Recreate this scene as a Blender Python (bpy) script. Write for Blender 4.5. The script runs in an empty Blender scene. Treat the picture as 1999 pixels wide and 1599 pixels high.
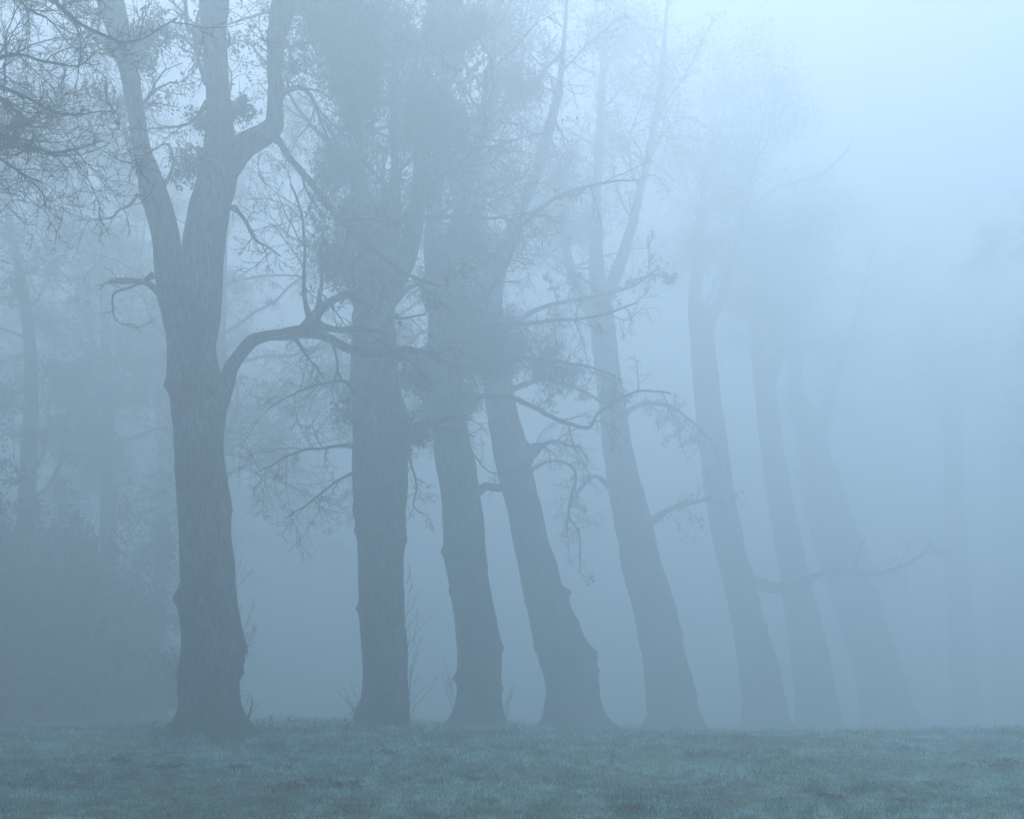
import bpy, math
import numpy as np

S = bpy.context.scene
# ------------------------------------------------------------------ camera
F_PX, HOR, EYE = 2100.0, 1350.0, 1.5          # focal length in photo pixels, horizon row, eye height
cam_d = bpy.data.cameras.new('camera'); cam = bpy.data.objects.new('camera', cam_d)
S.collection.objects.link(cam); S.camera = cam
cam.location = (0, 0, EYE); cam.rotation_euler = (math.radians(90), 0, 0)
cam_d.sensor_fit = 'HORIZONTAL'; cam_d.sensor_width = 36; cam_d.lens = 36 * F_PX / 1999
cam_d.shift_y = (HOR - 799.5) / 1999
cam_d.clip_start = 0.1; cam_d.clip_end = 2000

# ------------------------------------------------------------------ light
SUN_EL, SUN_AZ = 62.0, 0.0                   # degrees; azimuth to the right of the view axis
w = bpy.data.worlds.new('World'); S.world = w; w.use_nodes = True
nt = w.node_tree; nt.nodes.clear()
out = nt.nodes.new('ShaderNodeOutputWorld'); bg = nt.nodes.new('ShaderNodeBackground')
sky = nt.nodes.new('ShaderNodeTexSky'); sky.sky_type = 'NISHITA'; sky.sun_disc = False
sky.sun_elevation = math.radians(SUN_EL); sky.sun_rotation = math.radians(SUN_AZ)
sky.air_density = 1.0; sky.dust_density = 2.0; sky.ozone_density = 1.5
bg.inputs['Strength'].default_value = 0.085
nt.links.new(sky.outputs[0], bg.inputs[0]); nt.links.new(bg.outputs[0], out.inputs[0])
sd = bpy.data.lights.new('sun', 'SUN'); sun = bpy.data.objects.new('sun', sd); S.collection.objects.link(sun)
sd.energy = 1.5; sd.angle = math.radians(12); sd.color = (1.0, 0.89, 0.79)
el, az = math.radians(SUN_EL), math.radians(SUN_AZ)
from mathutils import Vector
sun.rotation_euler = Vector((math.sin(az) * math.cos(el), math.cos(az) * math.cos(el), math.sin(el))).to_track_quat('Z', 'Y').to_euler()
S.view_settings.view_transform = 'Standard'; S.view_settings.look = 'None'
S.view_settings.gamma = 1; S.view_settings.exposure = 1.93
cy = S.cycles
cy.max_bounces = 5; cy.diffuse_bounces = 2; cy.glossy_bounces = 1; cy.transmission_bounces = 0
cy.volume_bounces = 3; cy.transparent_max_bounces = 2
cy.use_denoising = True
try: cy.volume_max_steps = 8
except Exception: pass

HAZE_DENSITY, HAZE_COLOR, HAZE_ANISO = 0.044, (0.685, 0.860, 0.972), 0.46
HAZE_TOP = 38.0

# ------------------------------------------------------------------ helpers
def tag(o, label=None, cat=None, group=None, kind=None):
    for k, v in (('label', label), ('category', cat), ('group', group), ('kind', kind)):
        if v: o[k] = v
    return o

def empty(name, loc):
    o = bpy.data.objects.new(name, None); S.collection.objects.link(o); o.location = loc
    o.empty_display_size = 0.3
    return o

class MB:
    def __init__(s): s.v = []; s.f = []; s.n = 0
    def add(s, V, Fc):
        V = np.asarray(V, np.float32).reshape(-1, 3); Fc = np.asarray(Fc, np.int64)
        if len(V) == 0: return
        s.v.append(V); s.f.append(Fc + s.n); s.n += len(V)
    def build(s, name, mat, parent=None, smooth=False):
        me = bpy.data.meshes.new(name)
        V = np.concatenate(s.v)
        if parent is not None: V = V - np.array(parent_loc(parent), np.float32)
        me.vertices.add(len(V)); me.vertices.foreach_set('co', V.ravel())
        loops = np.concatenate([f.ravel() for f in s.f])
        sizes = np.concatenate([np.full(len(f), f.shape[1]) for f in s.f])
        me.loops.add(len(loops)); me.loops.foreach_set('vertex_index', loops.astype(np.int32))
        me.polygons.add(len(sizes))
        me.polygons.foreach_set('loop_start', (np.cumsum(sizes) - sizes).astype(np.int32))
        if smooth: me.polygons.foreach_set('use_smooth', np.ones(len(sizes), bool))
        me.update(calc_edges=True); me.validate()
        me.materials.append(mat)
        o = bpy.data.objects.new(name, me); S.collection.objects.link(o)
        if parent is not None: o.parent = parent
        return o

def parent_loc(p):
    l = np.array(p.location)
    while p.parent is not None: p = p.parent; l = l + np.array(p.location)
    return l

_WA = [0, 13, 26, 30, 34, 38, 44, 52, 58, 64, 74, 80, 120]
_WB = [0, 12, 22.5, 27, 32, 38, 46.5, 55, 62, 71, 85, 94, 140]
def W(D): return float(np.interp(D, _WA, _WB))          # the row recedes faster towards its far end

def P(px, py, D):
    D = W(D)
    return np.array([(px - 999.5) / F_PX * D, D, EYE + (HOR - py) / F_PX * D])

def norm(a): return a / (np.linalg.norm(a, axis=-1, keepdims=True) + 1e-9)

def vnoise(p, seed=0):
    """smooth value noise at points p (...,3)"""
    p = np.asarray(p, np.float64); i = np.floor(p).astype(np.int64); f = p - i; f = f * f * (3 - 2 * f)
    def h(a):
        n = (a[..., 0] * 73856093) ^ (a[..., 1] * 19349663) ^ (a[..., 2] * 83492791) ^ (seed * 2654435761)
        n = (n ^ (n >> 13)) * 1274126177 & 0xffffffff
        n = (n ^ (n >> 16)) & 0xffff
        return n / 32767.5 - 1
    r = 0
    for dx in (0, 1):
        for dy in (0, 1):
            for dz in (0, 1):
                wgt = (f[..., 0] if dx else 1 - f[..., 0]) * (f[..., 1] if dy else 1 - f[..., 1]) * (f[..., 2] if dz else 1 - f[..., 2])
                r = r + wgt * h(i + np.array([dx, dy, dz]))
    return r

# ------------------------------------------------------------------ ground shape
_HD = [0, 8, 12, 18, 22.5, 26.5, 31, 36, 44, 54, 62, 71, 85, 94, 140, 240]
_HH = [1.5, 1.46, 1.42, 1.14, 0.99, 1.05, 1.21, 1.41, 1.72, 2.11, 2.42, 2.77, 3.32, 3.67, 5.3, 9.0]
TREE_FEET = [((px - 999.5) / F_PX * W(D), W(D)) for px, D in ((420, 26), (750, 30), (940, 34), (1135, 38), (1320, 44), (1500, 52), (1600, 58), (1745, 64), (1890, 74), (1975, 80))]
def ground(x, y):
    x = np.asarray(x, float); y = np.asarray(y, float)
    yy = np.abs(y)
    z = EYE - np.interp(yy, _HD, _HH)
    row = np.interp(x, [-60, -6.2, 2.3, 25, 44, 90], [27, 24, 39, 73, 96, 140])
    back = np.maximum(0, y - row)
    z = z + 0.02 * np.minimum(back, 60)
    for mx, my in TREE_FEET:
        z = z + 0.16 * np.exp(-((x - mx) ** 2 + (y - my) ** 2) / 1.3 ** 2)
    far = np.clip((y - 18) / 10, 0, 1)
    z = z + 0.11 * far * vnoise(np.stack([x * 0.28, y * 0.28, 0 * x], -1), 8) + 0.05 * far * vnoise(np.stack([x * 1.1, y * 1.1, 0 * x], -1), 9)
    q = np.stack([x * 0.45, y * 0.45, 0 * x], -1)
    z = z + 0.045 * vnoise(q, 3) + 0.02 * vnoise(q * 3.7, 4) + 0.012 * vnoise(q * 11, 5)
    return z

# ------------------------------------------------------------------ materials
def material(name, rough=0.9):
    m = bpy.data.materials.new(name); m.use_nodes = True
    b = m.node_tree.nodes['Principled BSDF']; b.inputs['Roughness'].default_value = rough
    b.inputs['Specular IOR Level'].default_value = 0.2
    return m, m.node_tree, b

def noisy(name, cols, scale, stretch=(1, 1, 1), detail=6, bump=0.0, rough=0.9, pos=None):
    m, t, b = material(name, rough)
    tc = t.nodes.new('ShaderNodeTexCoord'); mp = t.nodes.new('ShaderNodeMapping'); mp.inputs['Scale'].default_value = stretch
    n = t.nodes.new('ShaderNodeTexNoise'); n.inputs['Scale'].default_value = scale; n.inputs['Detail'].default_value = detail
    r = t.nodes.new('ShaderNodeValToRGB'); e = r.color_ramp.elements
    pos = pos or [0.3 + 0.4 * i / (len(cols) - 1) for i in range(len(cols))]
    while len(e) < len(cols): e.new(0.5)
    for k, (c, p) in enumerate(zip(cols, pos)): e[k].position = p; e[k].color = (*c, 1)
    t.links.new(tc.outputs['Object'], mp.inputs[0]); t.links.new(mp.outputs[0], n.inputs['Vector'])
    t.links.new(n.outputs['Fac'], r.inputs[0]); t.links.new(r.outputs[0], b.inputs['Base Color'])
    if bump:
        bp = t.nodes.new('ShaderNodeBump'); bp.inputs['Strength'].default_value = bump; bp.inputs['Distance'].default_value = 0.05
        t.links.new(n.outputs['Fac'], bp.inputs['Height']); t.links.new(bp.outputs[0], b.inputs['Normal'])
    return m

def bark_material():
    m, t, b = material('bark', 0.95)
    tc = t.nodes.new('ShaderNodeTexCoord'); mp = t.nodes.new('ShaderNodeMapping'); mp.inputs['Scale'].default_value = (1, 1, 0.16)
    n = t.nodes.new('ShaderNodeTexNoise'); n.inputs['Scale'].default_value = 26; n.inputs['Detail'].default_value = 8
    r = t.nodes.new('ShaderNodeValToRGB'); e = r.color_ramp.elements
    e[0].position = 0.4; e[0].color = (0.012, 0.012, 0.012, 1); e[1].position = 0.62; e[1].color = (0.19, 0.185, 0.17, 1)
    t.links.new(tc.outputs['Object'], mp.inputs[0]); t.links.new(mp.outputs[0], n.inputs['Vector']); t.links.new(n.outputs['Fac'], r.inputs[0])
    # moss climbing from the root flare, in patches
    n2 = t.nodes.new('ShaderNodeTexNoise'); n2.inputs['Scale'].default_value = 2.2; n2.inputs['Detail'].default_value = 6
    t.links.new(tc.outputs['Object'], n2.inputs['Vector'])
    sx = t.nodes.new('ShaderNodeSeparateXYZ'); t.links.new(tc.outputs['Object'], sx.inputs[0])
    a = t.nodes.new('ShaderNodeMath'); a.operation = 'MULTIPLY_ADD'; a.inputs[1].default_value = -0.55; t.links.new(sx.outputs['Z'], a.inputs[0]); t.links.new(n2.outputs['Fac'], a.inputs[2])
    mr = t.nodes.new('ShaderNodeMapRange'); mr.inputs['From Min'].default_value = 0.1; mr.inputs['From Max'].default_value = 0.45; t.links.new(a.outputs[0], mr.inputs['Value'])
    mx = t.nodes.new('ShaderNodeMix'); mx.data_type = 'RGBA'; mx.inputs['B'].default_value = (0.03, 0.06, 0.025, 1)
    n4 = t.nodes.new('ShaderNodeTexNoise'); n4.inputs['Scale'].default_value = 1.1; n4.inputs['Detail'].default_value = 5; n4.inputs['Distortion'].default_value = 0.8
    mp4 = t.nodes.new('ShaderNodeMapping'); mp4.inputs['Scale'].default_value = (1, 1, 0.45); t.links.new(tc.outputs['Object'], mp4.inputs[0]); t.links.new(mp4.outputs[0], n4.inputs['Vector'])
    m4 = t.nodes.new('ShaderNodeMapRange'); m4.inputs['From Min'].default_value = 0.35; m4.inputs['From Max'].default_value = 0.65; m4.inputs['To Min'].default_value = 0.3; m4.inputs['To Max'].default_value = 1.25; t.links.new(n4.outputs['Fac'], m4.inputs['Value'])
    v4 = t.nodes.new('ShaderNodeVectorMath'); v4.operation = 'SCALE'; t.links.new(r.outputs[0], v4.inputs[0]); t.links.new(m4.outputs[0], v4.inputs['Scale'])
    t.links.new(mr.outputs[0], mx.inputs['Factor']); t.links.new(v4.outputs[0], mx.inputs['A']); t.links.new(mx.outputs['Result'], b.inputs['Base Color'])
    bp = t.nodes.new('ShaderNodeBump'); bp.inputs['Strength'].default_value = 0.9; bp.inputs['Distance'].default_value = 0.06
    t.links.new(n.outputs['Fac'], bp.inputs['Height']); t.links.new(bp.outputs[0], b.inputs['Normal'])
    return m

BARK = bark_material()
TWIG = noisy('twig_bark', [(0.04, 0.038, 0.035), (0.08, 0.075, 0.07)], 4)
LEAF = noisy('evergreen_leaf', [(0.03, 0.05, 0.02), (0.06, 0.09, 0.04)], 3, rough=0.7)
DRYLEAF = noisy('dry_leaf', [(0.09, 0.06, 0.035), (0.16, 0.11, 0.06)], 5)
SOIL = noisy('turf_soil', [(0.03, 0.045, 0.02), (0.07, 0.11, 0.07), (0.14, 0.21, 0.18)], 7, detail=9, bump=0.5)
GRASS = noisy('frosty_grass', [(0.02, 0.045, 0.015), (0.16, 0.33, 0.26), (0.62, 0.92, 0.88)], 3.2, detail=8, pos=[0.38, 0.5, 0.64], rough=0.8)
def blade_variation(m):
    t = m.node_tree; ramp = [n for n in t.nodes if n.type == 'VALTORGB'][0]; n1 = [n for n in t.nodes if n.type == 'TEX_NOISE'][0]; tc = [n for n in t.nodes if n.type == 'TEX_COORD'][0]
    n2 = t.nodes.new('ShaderNodeTexNoise'); n2.inputs['Scale'].default_value = 45; n2.inputs['Detail'].default_value = 2
    n3 = t.nodes.new('ShaderNodeTexNoise'); n3.inputs['Scale'].default_value = 0.35; n3.inputs['Detail'].default_value = 2
    for n in (n2, n3): t.links.new(tc.outputs['Object'], n.inputs['Vector'])
    a = t.nodes.new('ShaderNodeMath'); a.operation = 'MULTIPLY_ADD'; a.inputs[1].default_value = 0.8; a.inputs[2].default_value = -0.4; t.links.new(n2.outputs['Fac'], a.inputs[0])
    b = t.nodes.new('ShaderNodeMath'); b.operation = 'ADD'; t.links.new(n1.outputs['Fac'], b.inputs[0]); t.links.new(a.outputs[0], b.inputs[1])
    c = t.nodes.new('ShaderNodeMath'); c.operation = 'MULTIPLY_ADD'; c.inputs[1].default_value = 0.5; c.inputs[2].default_value = -0.25; t.links.new(n3.outputs['Fac'], c.inputs[0])
    d = t.nodes.new('ShaderNodeMath'); d.operation = 'ADD'; t.links.new(b.outputs[0], d.inputs[0]); t.links.new(c.outputs[0], d.inputs[1]); t.links.new(d.outputs[0], ramp.inputs[0])
blade_variation(GRASS)

# ------------------------------------------------------------------ branching
def grow(rng, P0, D0, L, R, n=6, wig=0.2, trop=(0, 0, 0), taper=0.3):
    N = len(P0); d = norm(D0); pts = [P0]; st = (L / (n - 1))[:, None]; trop = np.asarray(trop, float)
    bend = rng.normal(size=(N, 3)) * wig * 0.45
    for i in range(n - 1):
        d = norm(d + bend + rng.normal(size=(N, 3)) * wig + trop)
        pts.append(pts[-1] + d * st)
    t = np.linspace(0, 1, n)[None]
    return np.stack(pts, 1), R[:, None] * (1 - (1 - taper) * t)

def kids(rng, pts, rad, k, t0=0.15, t1=1.0, ang=(50, 15), lr=0.5, rr=0.6, Lmin=0.0, flat=0.0):
    N, n, _ = pts.shape
    seg = np.linalg.norm(np.diff(pts, axis=1), axis=2).sum(1)
    pi = np.repeat(np.arange(N), k); M = len(pi)
    t = t0 + (t1 - t0) * ((np.tile(np.arange(k), N) + rng.random(M)) / k)
    u = t * (n - 1); i = np.minimum(u.astype(int), n - 2); f = (u - i)[:, None]
    A, B = pts[pi, i], pts[pi, i + 1]
    p = A + (B - A) * f; tan = norm(B - A)
    r = rad[pi, i] * (1 - f[:, 0]) + rad[pi, i + 1] * f[:, 0]
    q = rng.normal(size=(M, 3)); q[:, 2] *= (1 - flat); q = norm(q - tan * (q * tan).sum(1, keepdims=True))
    a = np.radians(rng.normal(ang[0], ang[1], M))[:, None]
    d = np.cos(a) * tan + np.sin(a) * q
    L = np.maximum(Lmin, lr * seg[pi] * (1 - 0.45 * t) * rng.uniform(0.6, 1.25, M))
    return p, d, L, rr * r

def tubes(mb, pts, rad, sides=3):
    N, n, _ = pts.shape
    tan = np.empty_like(pts); tan[:, 1:-1] = pts[:, 2:] - pts[:, :-2]; tan[:, 0] = pts[:, 1] - pts[:, 0]; tan[:, -1] = pts[:, -1] - pts[:, -2]
    tan = norm(tan); mean = norm(tan.mean(1))
    ref = np.where(np.abs(mean[:, 2:3]) > 0.7, np.array([[0.0, 1, 0]]), np.array([[0.0, 0, 1]]))[:, None]
    u = norm(np.cross(tan, np.broadcast_to(ref, tan.shape))); v = np.cross(tan, u)
    th = np.arange(sides) / sides * 2 * math.pi
    V = pts[:, :, None] + rad[:, :, None, None] * (np.cos(th)[None, None, :, None] * u[:, :, None] + np.sin(th)[None, None, :, None] * v[:, :, None])
    base = (np.arange(N) * n * sides)[:, None, None] + (np.arange(n - 1) * sides)[None, :, None]
    j = np.arange(sides)[None, None]; j2 = (np.arange(sides) + 1)[None, None] % sides
    Fc = np.stack([base + j, base + j2, base + sides + j2, base + sides + j], -1).reshape(-1, 4)
    mb.add(V.reshape(-1, 3), Fc)

def leaves(mb, rng, p, size, d=None, wr=0.32, hang=0.5):
    N = len(p)
    if d is None: d = rng.normal(size=(N, 3)); d[:, 2] -= hang
    d = norm(d); s = (size * rng.uniform(0.6, 1.3, N))[:, None]
    q = norm(np.cross(d, rng.normal(size=(N, 3)))) * s * wr
    nrm = norm(np.cross(d, q)) * s * 0.12
    V = np.stack([p, p + d * s * 0.45 + q * 0.9 + nrm, p + d * s, p + d * s * 0.45 - q * 0.9 + nrm], 1)
    i = np.arange(N)[:, None] * 4
    mb.add(V, np.concatenate([i + np.array([[0, 1, 2]]), i + np.array([[0, 2, 3]])]))

def smooth_path(rows, n_per=6):
    """Catmull-Rom through rows of (x, y, z, r)"""
    A = np.asarray(rows, float)
    A = np.vstack([2 * A[0] - A[1], A, 2 * A[-1] - A[-2]]); o = []
    for i in range(1, len(A) - 2):
        for k in range(n_per):
            t = k / n_per
            o.append(0.5 * ((2 * A[i]) + (-A[i - 1] + A[i + 1]) * t + (2 * A[i - 1] - 5 * A[i] + 4 * A[i + 1] - A[i + 2]) * t * t + (-A[i - 1] + 3 * A[i] - 3 * A[i + 1] + A[i + 2]) * t ** 3))
    o.append(A[-2]); o = np.array(o); o[:, 3] = np.maximum(o[:, 3], 0.004)
    return o

def trace(rows, D, depth=0.0, dD=None, n_per=6):
    """rows of (px, py, width in px) seen at distance D; depth: how far the far end swings away"""
    R = []
    for k, (x, y, wd) in enumerate(rows):
        d = D + depth * (k / max(1, len(rows) - 1)) ** 1.3
        R.append((*P(x, y, d), wd / 2 / F_PX * W(d)))
    return smooth_path(R, n_per)

def bole(mb, path, sides=28, seed=0, rings_flat=True, lump=0.05, ridge=0.03, bumps=(), flare=0.0, z0=None):
    """a thick stem: horizontal rings, ridged bark, lumps and burrs"""
    pts, rad = path[:, :3], path[:, 3]
    L = np.concatenate([[0], np.cumsum(np.linalg.norm(np.diff(pts, axis=0), axis=1))])
    M = max(8, int(L[-1] / 0.09)); s = np.linspace(0, L[-1], M)
    C = np.stack([np.interp(s, L, pts[:, k]) for k in range(3)], 1); R = np.interp(s, L, rad)
    th = np.arange(sides) / sides * 2 * math.pi
    if rings_flat: U = np.tile([1.0, 0, 0], (M, 1)); Vv = np.tile([0, 1.0, 0], (M, 1))
    else:
        tan = norm(np.gradient(C, axis=0)); U = norm(np.cross(tan, [0, 1, 0])); Vv = np.cross(tan, U)
    dirs = np.cos(th)[None, :, None] * U[:, None] + np.sin(th)[None, :, None] * Vv[:, None]
    q = C[:, None] + dirs * R[:, None, None]
    nz = vnoise(q * np.array([1.6, 1.6, 1.1]), seed) * lump + vnoise(q * np.array([5, 5, 2.6]), seed + 1) * lump * 0.45
    rg = vnoise(q * np.array([11, 11, 1.1]), seed + 2) * ridge + vnoise(q * np.array([24, 24, 3.0]), seed + 5) * ridge * 0.5
    rr = R[:, None] * (1 + nz + rg)
    for (bz, bth, amp, sz, st) in bumps:               # burrs: height, bearing, size
        dth = np.angle(np.exp(1j * (th - bth)))[None]
        g = np.exp(-((C[:, 2:3] - bz) / sz) ** 2 - (dth / st) ** 2)
        rr = rr + amp * g * (1 + 0.5 * vnoise(q * 9, seed + 7))
    if flare and z0 is not None:
        hh = np.clip(C[:, 2:3] - z0, -0.3, 9)
        lob = 0.5 + 0.5 * np.cos(th[None] * 5 + seed + 1.5 * np.sin(th[None] * 2 + seed))
        rr = rr + flare * lob * np.exp(-np.maximum(hh, 0) / 0.35)
    V = C[:, None] + dirs * rr[:, :, None]
    b = (np.arange(M - 1) * sides)[:, None]; j = np.arange(sides)[None]; j2 = (j + 1) % sides
    Fc = np.stack([b + j, b + j2, b + sides + j2, b + sides + j], -1).reshape(-1, 4)
    mb.add(V, Fc)
    tip = C[-1] + norm(C[-1] - C[-2]) * R[-1] * 0.6
    last = (M - 1) * sides; n = M * sides
    cap = np.stack([last + np.arange(sides), last + (np.arange(sides) + 1) % sides, np.full(sides, n)], -1)
    mb.v[-1] = np.vstack([mb.v[-1], tip[None].astype(np.float32)]); mb.n += 1
    mb.f.append(cap + (mb.n - n - 1))

def resample(path, n):
    pts, rad = path[:, :3], path[:, 3]
    L = np.concatenate([[0], np.cumsum(np.linalg.norm(np.diff(pts, axis=0), axis=1))]); s = np.linspace(0, L[-1], n)
    return np.stack([np.interp(s, L, pts[:, k]) for k in range(3)], 1)[None], np.interp(s, L, rad)[None]

def spray(mb, rng, pts, rad, ks=(8, 6, 5), lens=None, ang=(52, 16), trop=(0, 0, 0.03), wig=0.16, r0=None, t0=0.2, rmin=0.006, flat=0.0, fracs=(0.55, 0.5)):
    """several generations of side shoots; returns the last generation's points"""
    k1 = kids(rng, pts, rad, ks[0], t0=t0, ang=ang, lr=0.5, rr=0.5, flat=flat)
    p, d, L, R = k1
    if lens: L = rng.uniform(lens[0], lens[1], len(L)) * (1 - 0.3 * rng.random(len(L)))
    if r0: R = np.clip(R, r0[0], r0[1])
    a, r = grow(rng, p, d, L, R, n=8, wig=wig, trop=trop); tubes(mb, a, r, 4)
    allp = [a]
    for g, k in enumerate(ks[1:]):
        p, d, L, R = kids(rng, a, r, k, t0=0.12, ang=(45, 16), lr=fracs[min(g, len(fracs) - 1)], rr=0.6, flat=flat)
        R = np.maximum(R, rmin)
        a, r = grow(rng, p, d, L, R, n=6 if g == 0 else 5, wig=wig * 1.1, trop=trop, taper=0.45); tubes(mb, a, r, 3)
        allp.append(a)
    return allp

def ball_leaves(mb, rng, c, R, n, size, nstem=60, squash=0.95):
    """a mistletoe ball: forked stems from one point carrying leaves, ragged outline"""
    c = np.asarray(c, float)
    d = norm(rng.normal(size=(nstem, 3)) * [1, 1, squash] + [0, 0, -0.1])
    L = R * rng.uniform(0.5, 0.95, nstem)
    a, r = grow(rng, np.repeat(c[None], nstem, 0), d, L, np.full(nstem, 0.012), n=5, wig=0.22, trop=(0, 0, -0.05), taper=0.5)
    tubes(mb, a, r, 3)
    p, dd, L2, R2 = kids(rng, a, r, 7, t0=0.4, ang=(40, 14), lr=0.6, rr=0.7)
    b, r2 = grow(rng, p, dd, L2, np.maximum(R2, 0.005), n=5, wig=0.25, trop=(0, 0, -0.06)); tubes(mb, b, r2, 3)
    Q = np.concatenate([a[:, 3:].reshape(-1, 3), b[:, 1:].reshape(-1, 3), b[:, 3:].reshape(-1, 3)])
    i = rng.integers(0, len(Q), n)
    leaves(mb, rng, Q[i] + rng.normal(size=(n, 3)) * R * 0.09, size, hang=0.7, wr=0.27)

# ------------------------------------------------------------------ terrain and grass
def build_ground():
    ys = np.concatenate([[-230, -120, -60, -30, -12, -4], np.linspace(0, 8, 12)[:-1], np.linspace(8, 46, 300)[:-1], np.geomspace(46, 230, 60)])
    t = np.linspace(-1, 1, 260); xs = np.sign(t) * (np.abs(t) ** 1.7) * 230
    X, Y = np.meshgrid(xs, ys); Z = ground(X, Y)
    mb = MB(); ny, nx = X.shape
    b = (np.arange(ny - 1) * nx)[:, None]; j = np.arange(nx - 1)[None]
    mb.add(np.stack([X, Y, Z], -1), np.stack([b + j, b + j + 1, b + nx + j + 1, b + nx + j], -1).reshape(-1, 4))
    tag(mb.build('ground', SOIL, smooth=True), kind='structure')

def build_grass(N=560000):
    rng = np.random.default_rng(5)
    D = 8 + 46 * rng.random(N) ** 1.25; x = (rng.random(N) * 2 - 1) * (0.6 * D + 1.5)
    cl = vnoise(np.stack([x * 1.3, D * 1.3, 0 * x], -1), 31) * 0.5 + vnoise(np.stack([x * 5, D * 5, 0 * x], -1), 32) * 0.5
    keep = rng.random(N) < 0.72 + 0.55 * cl
    D, x, cl = D[keep], x[keep], cl[keep]; n = len(D)
    h = (0.05 + 0.035 * rng.random(n)) * (1 + 0.95 * cl) * (1 + 0.7 * (rng.random(n) > 0.97))
    wd = 0.0036 * (D / 12) ** 0.75 * rng.uniform(0.7, 1.3, n)
    tuft = np.zeros(n)
    for mx, my in TREE_FEET: tuft = np.maximum(tuft, np.exp(-((x - mx) ** 2 + (D - my) ** 2) / 1.6 ** 2))
    tall = vnoise(np.stack([x * 0.9, D * 0.9, 0 * x], -1), 77) > 0.25
    h = h * (1 + 1.6 * tuft * rng.random(n) ** 2 + 0.9 * tall * (D > 20) * rng.random(n) ** 2)
    tus = np.clip(vnoise(np.stack([x * 2.3, D * 2.3, 0 * x], -1), 91) - 0.42, 0, 1) * 4
    h = h * (1 + tus * rng.random(n))
    z = ground(x, D) - 0.008
    a = rng.random(n) * 2 * math.pi; ln = rng.uniform(0.2, 1.0, n) * h
    b = np.stack([x, D, z], -1); u = np.stack([np.cos(a), np.sin(a) * 0.5, 0 * a], -1) * wd[:, None]
    a2 = rng.random(n) * 2 * math.pi; lean = np.stack([np.cos(a2), np.sin(a2), 0 * a2], -1) * ln[:, None]
    up = np.array([0, 0, 1.0]) * h[:, None]
    mid = b + up * 0.6 + lean * 0.35; top = b + up + lean
    V = np.stack([b - u, b + u, mid + u * 0.8, mid - u * 0.8, top], 1); i = np.arange(n)[:, None] * 5
    mb = MB(); mb.add(V, i + np.array([[0, 1, 2, 3]])); mb.f.append(i + np.array([[3, 2, 4]]))
    tag(mb.build('grass', GRASS), kind='stuff')

def on_ground(px, py):
    lo, hi = 6.0, 60.0
    Ds = np.linspace(lo, hi, 1500); z = EYE + (HOR - py) / F_PX * Ds; x = (px - 999.5) / F_PX * Ds
    g = ground(x, Ds); k = np.argmax(z <= g) if (z <= g).any() else len(Ds) // 2
    return np.array([x[k], Ds[k], g[k]])

build_ground(); build_grass()

# ------------------------------------------------------------------ the row of old trees
def row_tree(D, edges, label, seed, bumps=(), flare=0.1, sides=28, ridge=0.03, back=0):
    """edges: (y, left, right) silhouette of the trunk in photo pixels, base first"""
    yb, l, r = edges[0]
    b = P((l + r) / 2, yb, D); root = empty('old_tree', (b[0], b[1], float(ground(b[0], b[1]))))
    tag(root, label, 'tree', 'old trees in a row along the foggy meadow')
    rows = [((l + r) / 2, y, r - l) for y, l, r in edges]
    path = trace(rows, D, back, n_per=8)
    foot = path[0].copy(); foot[2] = root.location[2] - 0.35; path = np.vstack([foot, path])
    bz = [(P(0, y, D)[2], th, amp, sz, st) for (y, th, amp, sz, st) in bumps]
    mb = MB(); bole(mb, path, sides, seed, bumps=bz, flare=flare, z0=root.location[2], ridge=ridge)
    mb.build('trunk', BARK, root, smooth=True)
    return root

def stem(root, rows, D, depth=0.0, name='stem', seed=0, flat=True, sides=18, lump=0.06, ridge=0.02):
    path = trace(rows, D, depth)
    if not flat:
        j = np.stack([vnoise(path[:, :3] * 1.7 + 50 * k, seed) for k in range(3)], 1) + 0.5 * np.stack([vnoise(path[:, :3] * 5 + 50 * k, seed) for k in range(3)], 1)
        s_ = np.concatenate([[0], np.cumsum(np.linalg.norm(np.diff(path[:, :3], axis=0), axis=1))])
        path[:, 3] *= 1 + 0.7 * min(1, (0.05 / path[0, 3]) ** 2) * np.exp(-s_ / 0.35) * (name == 'branch')
        path[:, :3] += j * (0.03 + 0.35 * path[:, 3:4]) * np.linspace(0, 1, len(path))[:, None] ** 0.5
    mb = MB(); bole(mb, path, sides, seed, rings_flat=flat, lump=lump, ridge=ridge)
    o = mb.build(name, BARK, root, smooth=True)
    return o, path

def branch(root, rows, D, depth=0.0, seed=0, twigs=None, name='branch', lump=0.12, leaf=None):
    o, path = stem(root, rows, D, depth, name, seed, flat=False, sides=10, lump=lump)
    if twigs:
        rng = np.random.default_rng(seed); a, r = resample(path, 10); mb = MB()
        g = spray(mb, rng, a, r, **twigs); mb.build('twigs', TWIG, o)
        if leaf:
            n, size = leaf; q = np.concatenate([x[:, 1:].reshape(-1, 3) for x in g[-2:]]); i = rng.integers(0, len(q), n)
            lb = MB(); leaves(lb, rng, q[i], size, wr=0.3, hang=1.0); lb.build('leaves', LEAF, o)
    return o, path

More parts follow.
